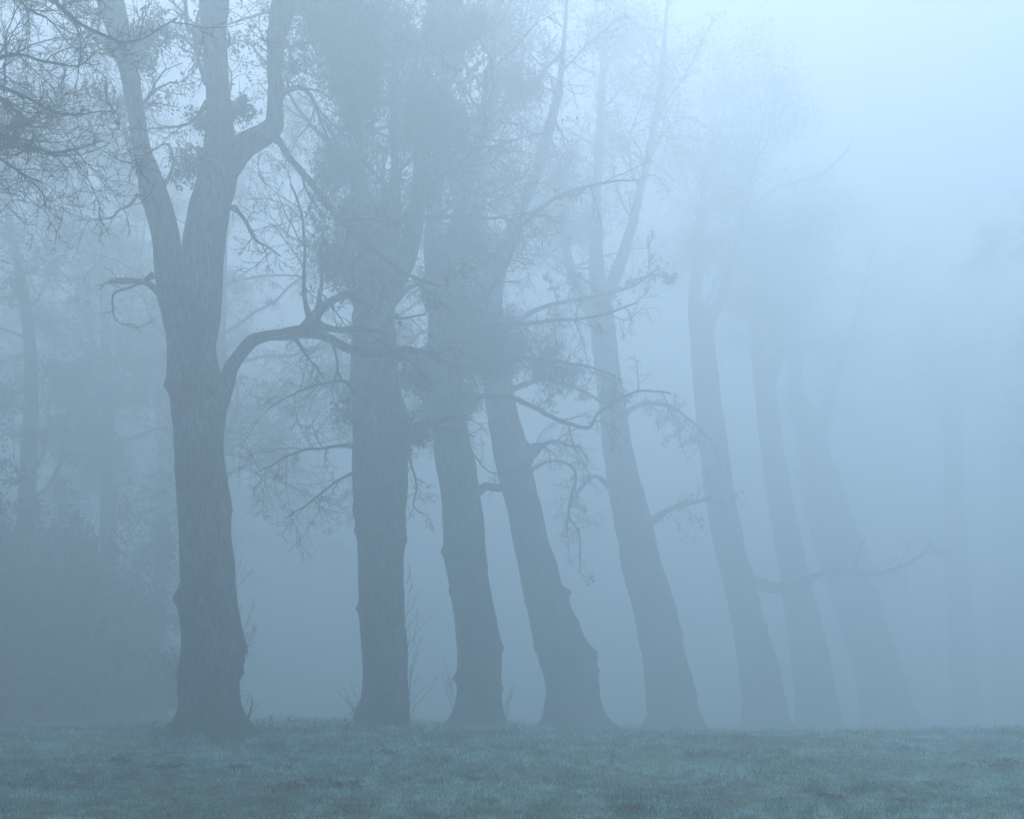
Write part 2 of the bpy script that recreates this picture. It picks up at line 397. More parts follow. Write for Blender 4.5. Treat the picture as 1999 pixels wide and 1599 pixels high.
def crown(root, paths, seed, tw, leaf=None, clumps=0, csize=0.5, name='crown', keep=None):
    """side shoots over several stems; leaf=(number, size): loose leaves and leafy clumps on the shoots"""
    rng = np.random.default_rng(seed); a = []; r = []
    for p in paths:
        x, y = resample(p, 10); a.append(x); r.append(y)
    a = np.concatenate(a); r = np.concatenate(r); mb = MB(); g = spray(mb, rng, a, r, **tw)
    c = mb.build(name, TWIG, root)
    if leaf:
        n, size = leaf; q = np.concatenate([x[:, 1:].reshape(-1, 3) for x in g[-2:]]); lb = MB()
        if clumps:
            clumps *= 4; csize *= 0.42
            ci = q[rng.integers(0, len(q), clumps)]; k = rng.integers(0, clumps, n)
            sc = rng.uniform(0.5, 1.3, clumps)[k][:, None] * csize
            q = ci[k] + rng.normal(size=(n, 3)) * sc * [1, 1, 0.7]
            if keep is not None: q = q[keep(q)]
            leaves(lb, rng, q, size, wr=0.33)
        else:
            i = rng.integers(0, len(q), n); leaves(lb, rng, q[i] + rng.normal(size=(n, 3)) * 0.05, size, wr=0.3)
        lb.build('foliage', LEAF, root)
    return c

def mistletoe(root, px, py, rpx, D, n, seed, size=0.075, squash=0.9):
    rng = np.random.default_rng(seed); lb = MB()
    small = rpx < 45
    ball_leaves(lb, rng, P(px, py, D), rpx * (1.45 if small else 1.2) / F_PX * W(D), int(n * (0.9 if small else 1.9)), size * (1.35 if small else 1.0), nstem=26 if small else 60, squash=squash)
    lb.build('mistletoe', LEAF, root)

def shoots(root, px0, py0, py1, D, side, n, L, seed, size=(0.006, 0.012)):
    """thin water shoots springing from the trunk"""
    rng = np.random.default_rng(seed); y = rng.uniform(py0, py1, n)
    p = np.stack([P(px0 + rng.normal() * 3, q, D - 0.15) for q in y])
    d = np.stack([side * rng.uniform(0.15, 0.8, n), rng.normal(0, 0.25, n), np.ones(n)], -1)
    mb = MB(); a, r = grow(rng, p, d, rng.uniform(0.3, 1, n) * L, rng.uniform(*size, n), n=7, wig=0.09, trop=(0, 0, 0.06), taper=0.4); tubes(mb, a, r, 4)
    k = kids(rng, a, r, 3, t0=0.3, ang=(32, 10), lr=0.4, rr=0.7); b, r2 = grow(rng, *k[:3], np.maximum(k[3], 0.005), n=5, wig=0.12, trop=(0, 0, 0.05)); tubes(mb, b, r2, 3)
    mb.build('shoots', TWIG, root)

PI = math.pi
UPTW = dict(ks=(9, 7, 6), trop=(0, 0, 0.02), ang=(55, 16), wig=0.2)
DROOP = dict(ks=(9, 7, 6), trop=(0, 0, -0.07), ang=(55, 18), wig=0.2)

# tree 1: nearest, forked, at the left
t = row_tree(26, [(1438, 338, 500), (1422, 346, 486), (1400, 353, 477), (1370, 357, 468), (1320, 358, 467), (1290, 358, 470), (1240, 358, 472), (1200, 356, 466),
                  (1165, 356, 462), (1130, 355, 459), (1060, 352, 450), (1000, 347, 445), (950, 345, 442), (900, 343, 438), (850, 341, 437), (800, 337, 440),
                  (760, 333, 440), (740, 331, 433), (700, 330, 424), (650, 327, 420), (600, 319, 427), (570, 311, 429)],
             'tall forked dark tree nearest the camera, its trunk splitting into a wide V', 11,
             bumps=[(1170, PI, 0.11, 0.22, 0.8), (1185, PI * 0.85, 0.08, 0.3, 0.6), (1325, PI, 0.13, 0.3, 0.8), (1355, PI * .92, 0.08, 0.14, 0.6), (755, PI, 0.11, 0.14, 0.4), (535, PI, 0.08, 0.12, 0.5),
                    (1270, 0, 0.1, 0.35, 0.5), (1315, 0.2, 0.08, 0.12, 0.4), (775, 0, 0.09, 0.25, 0.5), (985, 0.2, 0.06, 0.3, 0.5), (1240, -PI / 2, 0.1, 0.5, 0.7), (1300, -PI * .7, 0.12, 0.3, 0.4), (1150, -PI * .4, 0.1, 0.4, 0.4)], flare=0.3, sides=56, ridge=0.045)
_, sl = stem(t, [(352, 650, 60), (341, 575, 64), (334, 530, 62), (330, 500, 58), (325, 470, 54), (314, 420, 57), (303, 385, 58), (294, 350, 50), (285, 320, 42), (276, 290, 34), (270, 250, 33), (262, 200, 35), (254, 150, 36), (244, 100, 40), (228, 50, 46), (214, 0, 55), (200, -60, 52), (180, -160, 40), (165, -260, 20)], 26, seed=21, lump=0.07)
_, sc = stem(t, [(378, 670, 84), (387, 590, 90), (392, 540, 86), (396, 500, 81), (402, 450, 80), (411, 400, 80), (420, 370, 78), (427, 330, 72), (430, 290, 62), (430, 250, 55), (427, 200, 49), (424, 150, 47), (420, 100, 48), (417, 50, 50), (418, 0, 58), (420, -80, 56), (410, -200, 40), (400, -320, 18)], 26, seed=22, lump=0.05)
_, sr = stem(t, [(425, 350, 50), (448, 318, 56), (472, 292, 52), (498, 274, 45), (522, 260, 42), (535, 238, 36), (537, 210, 32), (536, 180, 31), (537, 140, 32), (540, 100, 33), (544, 50, 36), (552, 0, 42), (570, -70, 40), (590, -180, 30), (600, -280, 14)], 26, seed=23, flat=False, lump=0.1)
DT = dict(ks=(7, 7, 6), trop=(0, 0, -0.05), lens=(0.8, 2.2), r0=(0.012, 0.03), wig=0.2)
branch(t, [(436, 770, 30), (447, 735, 30), (462, 702, 27), (490, 673, 25), (530, 656, 23), (575, 648, 25), (610, 652, 22), (640, 660, 19), (680, 680, 17), (730, 690, 14), (790, 680, 9), (850, 690, 5)], 26, -0.8, 31, dict(DT, t0=0.3))
branch(t, [(592, 645, 24), (612, 622, 22), (632, 600, 18), (655, 583, 15), (685, 578, 14), (712, 592, 12), (735, 612, 9), (770, 620, 6), (830, 615, 4)], 26, -0.5, 32, DT)
branch(t, [(608, 628, 16), (596, 590, 8), (593, 540, 7), (594, 480, 6), (588, 420, 5), (570, 360, 4)], 26, 0.3, 33, dict(DT, trop=(0, 0, 0.02)))
branch(t, [(618, 618, 13), (622, 590, 9), (628, 540, 6), (626, 470, 5), (640, 400, 4)], 26, 0.6, 34, dict(DT, trop=(0, 0, 0.02)))
branch(t, [(615, 630, 16), (640, 642, 14), (670, 645, 12), (710, 643, 10), (760, 655, 6)], 26, -0.3, 35, dict(DT, ks=(5, 6, 5)))
branch(t, [(528, 262, 22), (546, 276, 14), (562, 300, 13), (590, 338, 14), (625, 380, 14), (665, 425, 14), (705, 468, 12), (745, 500, 10), (790, 535, 8), (860, 560, 5)], 26, -0.7, 36, dict(DT, ks=(8, 7, 6)), leaf=(900, 0.08))
branch(t, [(540, 205, 14), (550, 188, 10), (566, 173, 9), (588, 170, 9), (606, 184, 8), (622, 212, 6), (650, 240, 4)], 26, 0.4, 37, DT)
branch(t, [(325, 600, 22), (312, 575, 16), (298, 560, 13), (280, 551, 11), (258, 550, 9), (238, 553, 8), (212, 553, 5)], 26, -0.2, 38, dict(DT, ks=(2, 3, 3), lens=(0.5, 1.4), t0=0.4))
branch(t, [(300, 536, 8), (280, 549, 5), (250, 563, 4.5), (221, 573, 4), (222, 600, 3.5), (228, 622, 3), (244, 634, 2.6), (270, 642, 2), (300, 628, 1.5)], 26, -0.3, 39, dict(DT, ks=(5, 3), lens=(0.3, 0.7)))
branch(t, [(276, 386, 7), (266, 380, 6), (262, 386, 5), (250, 402, 4.5), (231, 408, 4), (220, 422, 4), (190, 428, 3), (150, 433, 2)], 26, -0.3, 40, dict(DT, ks=(4, 4, 3), lens=(0.5, 1.2)))
branch(t, [(318, 362, 7), (330, 345, 5), (338, 318, 4.5), (336, 300, 4), (325, 280, 3.5), (308, 285, 2.5)], 26, 0.3, 41, dict(DT, ks=(5, 4), lens=(0.4, 1.0)))
branch(t, [(395, 78, 16), (380, 64, 9), (367, 55, 8), (362, 25, 7), (362, -20, 6), (355, -80, 5)], 26, 0.2, 42, dict(DT, ks=(4, 5, 4)))
branch(t, [(404, 160, 12), (392, 130, 7), (383, 95, 7), (378, 62, 6), (385, 20, 4)], 26, 0.2, 43, dict(DT, ks=(5, 5, 4)), leaf=(260, 0.09))
branch(t, [(232, 105, 26), (216, 92, 20), (202, 78, 16), (190, 72, 12), (180, 70, 5)], 26, -0.2, 44, dict(DT, ks=(4, 4), lens=(0.3, 0.8)))
branch(t, [(405, 200, 9), (378, 236, 5), (330, 250, 4), (290, 251, 3)], 26, -0.3, 45, dict(DT, ks=(5, 5, 4), lens=(.4, 1.2)))
branch(t, [(455, 405, 9), (470, 418, 6), (486, 440, 7), (500, 468, 6), (520, 480, 4), (545, 500, 3)], 26, -0.3, 46, dict(DT, ks=(6, 6, 5), lens=(.5, 1.3)))
branch(t, [(560, 20, 24), (585, 12, 18), (620, 8, 16), (665, 2, 13), (710, 14, 10), (760, 50, 7), (820, 95, 4)], 26, 0.8, 47, DT, leaf=(900, 0.09))
for k, (x, y, r, n) in enumerate([(272, 95, 36, 700), (375, 318, 40, 800), (470, 215, 26, 420), (215, 205, 34, 300), (300, 60, 26, 250), (690, 95, 88, 5200), (640, 40, 60, 1900), (700, 180, 60, 1800), (565, 90, 40, 500), (396, 230, 26, 260)]):
    mistletoe(t, x, y, r, 26 + (0.6 if k in (5, 6, 7) else -0.4), n, 60 + k)
shoots(t, 470, 1240, 1330, 26, 1, 12, 0.9, 71, (0.003, 0.006)); shoots(t, 350, 1320, 1345, 26, -1, 6, 0.9, 72, (0.003, 0.006)); shoots(t, 466, 1100, 1200, 26, 1, 4, 0.6, 73, (0.003, 0.005)); shoots(t, 480, 1380, 1425, 26, 1, 8, 0.5, 74)
crown(t, [sl[40:], sc[50:], sr[45:]], 75, dict(ks=(9, 8, 7), lens=(1.5, 4), r0=(0.02, 0.05), trop=(0, 0, -0.01), wig=0.2, t0=0.1), leaf=(2500, 0.09))

def more_crown(t, D, stems, seed, leaf, clumps, tw=None, cs=0.5):
    ps = []
    for k, rows in enumerate(stems):
        o, p = stem(t, rows, D, depth=[0.8, -0.8, 1.6][k % 3], seed=seed + k, sides=12); ps.append(p[len(p) // 5:])
    crown(t, ps, seed + 9, tw or dict(ks=(18 if D > 44 else 14, 8, 6), lens=(3.0, 7.0) if D > 44 else (2.0, 5.0), r0=(0.03, 0.07), trop=(0, 0, -0.015), wig=0.16, t0=0.05, rmin=0.009), leaf=leaf, clumps=clumps, csize=cs)
    return ps

# tree 2
t = row_tree(30, [(1434, 694, 806), (1420, 697, 803), (1400, 700, 800), (1350, 706, 798), (1300, 708, 797), (1250, 706, 794), (1200, 703, 789), (1100, 700, 788), (1050, 697, 791), (1000, 693, 793),
                  (950, 690, 795), (900, 690, 795), (850, 690, 797), (800, 688, 791), (750, 686, 781), (700, 687, 776), (650, 691, 772), (610, 694, 768)],
             'straight upright tree standing second from the left, thin shoots on its right flank', 111,
             bumps=[(1390, PI, 0.14, 0.2, 0.5), (1190, PI, 0.08, 0.15, 0.4), (1040, PI, 0.05, 0.15, 0.4), (998, PI, 0.07, 0.12, 0.4), (1050, 0, 0.06, 0.2, 0.4), (835, 0.1, 0.15, 0.45, 0.6), (620, PI, .08, .2, .5)], flare=0.06, sides=40)
more_crown(t, 30, [[(728, 670, 60), (724, 600, 54), (716, 500, 36), (708, 420, 32), (700, 330, 28), (690, 240, 24), (675, 120, 18), (660, 0, 14), (650, -80, 8)],
                   [(736, 660, 56), (740, 600, 52), (760, 500, 34), (772, 430, 22), (772, 340, 18), (768, 240, 16), (770, 120, 14), (775, 0, 11), (780, -90, 6)],
                   [(738, 670, 56), (746, 600, 52), (788, 520, 42), (806, 450, 37), (820, 360, 33), (826, 260, 29), (832, 150, 24), (840, 40, 18), (850, -80, 8)]], 120, (9000, 0.1), 110)
branch(t, [(790, 850, 34), (812, 838, 26), (830, 826, 18), (850, 828, 10), (880, 812, 5)], 30, -0.8, 131, dict(DT, ks=(4, 5, 4)))
branch(t, [(700, 600, 16), (680, 560, 10), (664, 500, 8), (655, 440, 6), (640, 380, 4)], 30, .5, 132, DT, leaf=(500, .1))
branch(t, [(695, 760, 9), (668, 745, 6), (625, 752, 5), (570, 770, 4), (520, 800, 3)], 30, -1, 133, dict(DT, ks=(9, 7, 6)))
branch(t, [(698, 872, 9), (665, 870, 6), (630, 876, 6), (590, 880, 5), (545, 900, 3.5), (500, 925, 2.5)], 30, -1, 134, dict(DT, ks=(10, 7, 6), lens=(0.6, 1.8)))
branch(t, [(700, 920, 8), (672, 930, 5), (640, 955, 4.5), (600, 985, 3.5), (560, 1010, 2.5)], 30, -1.2, 135, dict(DT, ks=(8, 6, 5), lens=(0.5, 1.5)))
branch(t, [(775, 700, 12), (800, 690, 8), (850, 700, 7), (900, 725, 5)], 30, -1, 136, dict(DT, ks=(9, 7, 6)))
branch(t, [(788, 870, 10), (800, 900, 5), (812, 950, 4), (806, 985, 3), (822, 1000, 2.5)], 30, -.5, 137, dict(DT, ks=(8, 6, 5), lens=(0.5, 1.3)))
branch(t, [(770, 590, 12), (800, 560, 8), (840, 550, 7), (890, 530, 5), (930, 500, 4)], 30, -.5, 138, dict(DT, ks=(9, 7, 6)))
shoots(t, 798, 1260, 1425, 30, 1, 15, 1.5, 141, (0.004, 0.008)); shoots(t, 794, 1130, 1240, 30, 1, 8, 0.8, 142); shoots(t, 698, 1370, 1420, 30, -1, 8, 0.8, 143)
for k, (x, y, r, n) in enumerate([(845, 225, 78, 5000), (720, 430, 58, 2200), (660, 500, 50, 1300), (800, 840, 34, 900), (742, 530, 50, 1500), (815, 720, 45, 700), (880, 40, 70, 2000), (760, 60, 60, 1600), (650, 330, 45, 900), (680, 800, 30, 350)]):
    mistletoe(t, x, y, r, 29.2, n, 150 + k, size=0.085)

# tree 3
t = row_tree(34, [(1428, 872, 1008), (1415, 880, 995), (1400, 886, 986), (1370, 892, 980), (1330, 894, 978), (1270, 892, 979), (1230, 889, 974), (1200, 885, 968), (1150, 877, 958), (1100, 869, 950),
                  (1050, 865, 945), (1000, 862, 942), (950, 858, 935), (900, 850, 926), (850, 845, 913), (800, 843, 906), (700, 838, 897), (620, 835, 889)],
             'slightly leaning tree third from the left, mistletoe hanging thickly round its upper trunk', 211,
             bumps=[(1325, PI, 0.12, 0.15, 0.4), (1078, PI, 0.1, 0.14, 0.4), (1155, PI, 0.05, 0.1, 0.4), (1265, 0, 0.07, 0.12, 0.4), (1345, 0, .05, .08, .3)], flare=0.24, sides=36)
more_crown(t, 34, [[(860, 680, 50), (856, 600, 44), (845, 480, 36), (850, 380, 30), (862, 260, 26), (870, 130, 20), (880, 0, 14), (885, -70, 8)],
                   [(864, 680, 46), (868, 590, 38), (885, 460, 28), (915, 360, 24), (940, 240, 20), (960, 110, 15), (975, -20, 10)]], 220, (8000, 0.11), 100, cs=0.6)
branch(t, [(920, 970, 22), (938, 955, 18), (955, 949, 16), (976, 953, 14), (990, 962, 6)], 34, 2.4, 231, None)
branch(t, [(880, 790, 14), (930, 775, 11), (990, 775, 10), (1030, 790, 10), (1070, 810, 9), (1110, 828, 8), (1150, 832, 7), (1170, 805, 6), (1210, 775, 6), (1260, 762, 5), (1310, 770, 4)], 34, 1.0, 232, dict(DT, ks=(9, 7, 6)))
branch(t, [(880, 700, 14), (940, 690, 12), (1000, 695, 9), (1060, 702, 7), (1130, 712, 6), (1200, 735, 4)], 34, -0.8, 233, dict(DT, ks=(14, 8, 6)))
branch(t, [(885, 660, 12), (940, 640, 10), (1010, 630, 8), (1090, 625, 7), (1170, 618, 6), (1240, 590, 4)], 34, -0.6, 234, dict(DT, ks=(12, 8, 6)))
branch(t, [(880, 800, 10), (905, 850, 5), (935, 900, 4), (970, 925, 3), (1030, 905, 2.5)], 34, -0.5, 235, dict(DT, ks=(8, 6, 5), lens=(0.5, 1.3)))
branch(t, [(875, 560, 12), (940, 520, 9), (1010, 450, 8), (1050, 410, 8), (1110, 375, 7), (1190, 355, 5), (1230, 350, 4)], 34, -0.6, 236, dict(DT, ks=(10, 7, 5)))
branch(t, [(930, 250, 12), (990, 200, 9), (1050, 150, 8), (1100, 100, 6)], 34, .6, 237, dict(DT, ks=(10, 8, 6)))
branch(t, [(880, 640, 12), (930, 600, 9), (980, 530, 7), (1010, 470, 5), (1020, 400, 4)], 34, -1, 238, dict(DT, ks=(10, 8, 6)))
for k, (x, y, r, n) in enumerate([(935, 655, 80, 4500), (880, 740, 66, 4200), (868, 805, 45, 1800), (865, 560, 48, 2200), (985, 690, 45, 1300), (900, 470, 50, 1200), (1070, 710, 36, 500), (1010, 160, 50, 1500)]):
    mistletoe(t, x, y, r, 33.0, n, 250 + k, size=0.095)
shoots(t, 885, 1330, 1420, 34, -1, 9, 1.0, 241); shoots(t, 985, 1370, 1420, 34, 1, 8, 0.9, 242)

# tree 4
t = row_tree(38, [(1428, 1050, 1218), (1415, 1056, 1202), (1400, 1062, 1188), (1370, 1066, 1174), (1335, 1063, 1169), (1300, 1055, 1163), (1265, 1043, 1152), (1235, 1037, 1136), (1200, 1030, 1121),
                  (1165, 1022, 1108), (1145, 1018, 1100), (1100, 1010, 1088), (1050, 1000, 1070), (1000, 990, 1059), (950, 978, 1046), (900, 967, 1034), (850, 958, 1022), (800, 950, 1010), (700, 940, 992), (620, 933, 981)],
             'leaning tree fourth from the left with a broad swollen lumpy base', 311,
             bumps=[(1155, 0, 0.18, 0.16, 0.45), (1275, 0, 0.14, 0.3, 0.5), (1215, 0, 0.08, 0.15, 0.4), (1310, 0, .08, .2, .5), (880, 0.1, 0.28, 0.3, 0.5), (1285, PI, -.05, .2, .5)], flare=0.22, sides=32)
more_crown(t, 38, [[(958, 680, 48), (948, 580, 44), (935, 480, 34), (940, 360, 26), (955, 240, 18), (975, 140, 12), (990, 30, 8), (998, -50, 4)],
                   [(958, 680, 48), (962, 570, 40), (1000, 450, 28), (1050, 330, 22), (1085, 200, 18), (1095, 140, 12), (1104, 40, 8), (1108, -40, 4)]], 320, (8000, 0.12), 100, cs=0.7)
branch(t, [(1025, 900, 34), (1045, 876, 26), (1060, 868, 12), (1090, 860, 6), (1130, 880, 4)], 38, -0.5, 331, dict(DT, ks=(9, 7, 6)))
branch(t, [(1000, 760, 12), (1060, 740, 9), (1130, 760, 7), (1200, 800, 5)], 38, -0.8, 332, dict(DT, ks=(10, 8, 6)), leaf=(500, .14))
branch(t, [(990, 640, 12), (1060, 600, 9), (1150, 580, 7), (1230, 560, 5), (1290, 520, 4)], 38, -0.8, 333, dict(DT, ks=(10, 8, 6)), leaf=(500, .14))
branch(t, [(1030, 920, 8), (1080, 900, 5), (1125, 925, 5), (1110, 1000, 4), (1130, 1045, 3), (1132, 1120, 2)], 38, -1, 334, dict(DT, ks=(8, 6, 5), lens=(0.6, 1.5)), leaf=(60, .13))

# trees 5 to 10
t = row_tree(44, [(1434, 1244, 1398), (1420, 1253, 1382), (1400, 1262, 1368), (1370, 1262, 1362), (1300, 1257, 1345), (1250, 1248, 1331), (1200, 1238, 1322), (1150, 1225, 1308), (1100, 1213, 1292), (1050, 1205, 1279), (1000, 1195, 1268), (950, 1186, 1254), (900, 1180, 1240), (800, 1170, 1222), (700, 1160, 1208), (600, 1152, 1196)],
             'leaning tree at mid row, fifth from the left, with a smooth even trunk', 411, bumps=[(1232, 0, 0.15, 0.22, 0.4), (1355, 0, .06, .15, .4), (1110, PI, .05, .2, .4)], flare=0.1, back=3)
more_crown(t, 46.5, [[(1177, 690, 44), (1172, 620, 38), (1164, 500, 28), (1165, 370, 18), (1175, 200, 14), (1182, 40, 8), (1186, -20, 4)], [(1175, 600, 34), (1215, 500, 24), (1250, 370, 16), (1285, 200, 13), (1300, 40, 7), (1306, -20, 3)], [(1165, 640, 30), (1120, 540, 20), (1095, 430, 14), (1085, 330, 8)]], 420, (17000, 0.13), 150, cs=1.1)
branch(t, [(1262, 1030, 16), (1290, 1005, 12), (1320, 990, 10), (1350, 985, 7), (1390, 970, 5)], 44, -0.8, 431, dict(DT, ks=(8, 6, 5)), leaf=(120, .2))
branch(t, [(1190, 950, 12), (1160, 930, 8), (1130, 960, 7), (1110, 1000, 5), (1105, 1050, 4)], 44, -1, 432, dict(DT, ks=(10, 7, 6)), leaf=(260, .11))
branch(t, [(1190, 830, 14), (1250, 790, 9), (1320, 800, 7), (1390, 860, 5)], 44, -1, 433, dict(DT, ks=(10, 7, 6)), leaf=(500, .16))
t = row_tree(52, [(1436, 1434, 1566), (1420, 1443, 1552), (1400, 1450, 1540), (1350, 1448, 1529), (1300, 1442, 1520), (1250, 1435, 1502), (1220, 1429, 1493), (1180, 1420, 1483), (1140, 1411, 1473), (1100, 1402, 1462), (1050, 1391, 1450), (1000, 1382, 1440), (900, 1368, 1424), (800, 1358, 1410), (700, 1350, 1398), (600, 1345, 1388)],
             'leaning tree sixth from the left with a long low branch reaching right', 511, bumps=[(1218, 0, 0.15, 0.25, 0.4), (1310, 0, .08, .2, .4)], flare=0.1, back=5)
more_crown(t, 57, [[(1366, 660, 38), (1358, 580, 28), (1365, 450, 18), (1385, 300, 14), (1396, 245, 6)], [(1372, 660, 32), (1410, 570, 22), (1450, 440, 14), (1490, 240, 7)]], 520, (26000, 0.14), 170, cs=1.5)
branch(t, [(1455, 1130, 26), (1480, 1140, 24), (1510, 1146, 22), (1545, 1146, 20), (1575, 1136, 16), (1600, 1122, 13), (1640, 1117, 12), (1680, 1120, 11), (1720, 1118, 10), (1765, 1105, 8), (1800, 1083, 6), (1818, 1060, 4)], 54.5, -1.5, 531, dict(DT, ks=(16, 9, 6), t0=.25, lens=(1, 3)), lump=.25)
branch(t, [(1665, 1118, 9), (1672, 1095, 7), (1680, 1070, 5), (1690, 1050, 3)], 53.5, 0, 532, dict(DT, ks=(3, 3)))
branch(t, [(1375, 600, 10), (1450, 440, 8), (1500, 375, 7), (1560, 352, 7), (1600, 340, 7), (1645, 303, 5), (1668, 262, 3)], 59, -1, 533, dict(DT, ks=(9, 6, 4), t0=.35))
t = row_tree(58, [(1438, 1538, 1664), (1420, 1547, 1650), (1400, 1555, 1640), (1350, 1552, 1631), (1300, 1546, 1622), (1250, 1540, 1611), (1200, 1533, 1598), (1150, 1527, 1585), (1100, 1519, 1573), (1000, 1502, 1552), (900, 1488, 1534), (800, 1478, 1520), (700, 1470, 1508)],
             'leaning tree seventh from the left, half veiled, beneath the long low branch', 611, flare=0.1, back=5)
more_crown(t, 63, [[(1490, 750, 36), (1478, 660, 26), (1485, 520, 15), (1499, 400, 7)], [(1494, 770, 30), (1525, 680, 20), (1555, 540, 12), (1588, 400, 6)]], 620, (22000, 0.15), 160, cs=1.7)
t = row_tree(64, [(1442, 1662, 1826), (1425, 1672, 1808), (1400, 1680, 1794), (1350, 1676, 1774), (1300, 1665, 1757), (1250, 1649, 1741), (1200, 1634, 1725), (1150, 1616, 1709), (1100, 1600, 1693), (1000, 1572, 1660), (920, 1556, 1634)],
             'strongly leaning tree eighth from the left with a wide veiled foot', 711, flare=0.14, back=6)
more_crown(t, 70, [[(1602, 960, 72), (1584, 860, 56), (1555, 760, 32), (1557, 640, 18), (1572, 530, 8)], [(1606, 960, 66), (1592, 870, 48), (1620, 770, 24), (1665, 640, 14), (1700, 500, 7)]], 720, (8000, 0.14), 160, cs=1.6)
t = row_tree(74, [(1440, 1850, 1930), (1400, 1857, 1918), (1300, 1855, 1906), (1200, 1850, 1898), (1100, 1845, 1890), (1000, 1842, 1884), (900, 1842, 1880), (800, 1846, 1880)],
             'faint upright tree ninth from the left, nearly lost in fog', 811, flare=0.08)
more_crown(t, 74, [[(1862, 880, 30), (1862, 800, 22), (1870, 700, 14), (1886, 600, 6)], [(1862, 860, 30), (1830, 760, 22), (1800, 660, 12)]], 820, (2500, 0.2), 160, cs=1.6)
t = row_tree(80, [(1440, 1930, 2020), (1400, 1937, 2008), (1300, 1940, 2000), (1200, 1942, 1998), (1000, 1950, 2000), (800, 1960, 2000)],
             'faintest tree of the row, cut by the right edge of the view', 911, flare=0.08)
more_crown(t, 80, [[(1978, 880, 34), (1985, 790, 20), (1995, 640, 8)], [(1975, 900, 30), (1930, 780, 20), (1900, 680, 10)]], 920, (2500, 0.2), 160, cs=1.6)

# ------------------------------------------------------------------ big tree beyond the left edge, its near twigs hanging into view
b = np.array([-9.6, 13.5, 0]); b[2] = ground(b[0], b[1])
t = empty('overhanging_tree', b); tag(t, 'bare dark near branches fanning in from the upper left edge', 'tree')
mb = MB(); trunk = smooth_path([(b[0], b[1], b[2] - .3, .75), (b[0], b[1], b[2] + 1, .55), (b[0] - .2, b[1] + .2, 6, .48), (b[0], b[1] + .5, 12, .38), (b[0] + .3, b[1] + 1, 17, .22), (b[0] + .2, b[1], 21, .08)])
bole(mb, trunk, 20, 1001); mb.build('trunk', BARK, t, smooth=True)
NT = dict(ks=(14, 9, 7), lens=(0.6, 1.7), r0=(0.006, 0.014), trop=(0, 0, 0.0), wig=0.2, rmin=0.0035, ang=(42, 14), t0=0.1)
def bp(px, py): return (px, py)
for k, rows in enumerate([
    [(-420, 420, 34), (-250, 320, 26), (-120, 230, 16), (-20, 168, 9), (50, 188, 7), (100, 215, 5), (150, 228, 3), (200, 222, 2)],
    [(-420, 100, 34), (-200, -80, 24), (-60, -90, 13), (40, -40, 9), (100, 0, 8), (150, 45, 7), (200, 68, 6), (235, 82, 4), (285, 70, 3), (350, 30, 2)],
    [(-420, 480, 30), (-260, 400, 22), (-120, 300, 12), (-20, 258, 7), (40, 280, 6), (100, 296, 4), (150, 292, 3), (190, 278, 2)],
    [(-120, 250, 12), (-30, 130, 8), (30, 105, 6), (85, 120, 5), (150, 128, 3), (190, 100, 2)],
    [(-150, 320, 12), (-30, 300, 7), (20, 325, 5), (50, 345, 4), (80, 358, 2)],
    [(-80, -90, 14), (20, -20, 7), (60, 20, 5), (100, 40, 4), (140, 90, 2)],
    [(-100, 300, 12), (-60, 200, 8), (0, 190, 6), (35, 225, 5), (60, 250, 4), (110, 245, 2)]]):
    branch(t, rows, 13 + 0.25 * k, 0.4, 1010 + k, NT)
cr = []
for k in range(12):
    th = k * 2.4; z = 7 + k * 1.1; r = 4.5 + (k % 3) - max(0, k - 7) * .5
    p = smooth_path([(b[0], b[1] + .5, z, .16), (b[0] + math.cos(th) * r * .4, b[1] + math.sin(th) * r * .4, z + 1.2, .11), (b[0] + math.cos(th) * r, b[1] + math.sin(th) * r, z + 2.2, .04)])
    if p[-1][0] > -8.5 and p[-1][1] > 9: continue
    cr.append(p)
mb = MB()
for k, p in enumerate(cr): bole(mb, p, 8, 1100 + k, rings_flat=False)
mb.build('limbs', BARK, t, smooth=True)
crown(t, cr, 1120, dict(ks=(8, 6, 5), lens=(1, 2.2), r0=(.02, .03), trop=(0, 0, 0), wig=.2), leaf=(34000, 0.12), clumps=150, csize=0.6, keep=lambda q: (q[:, 0] < -0.55 * q[:, 1]) | (q[:, 1] < 8))

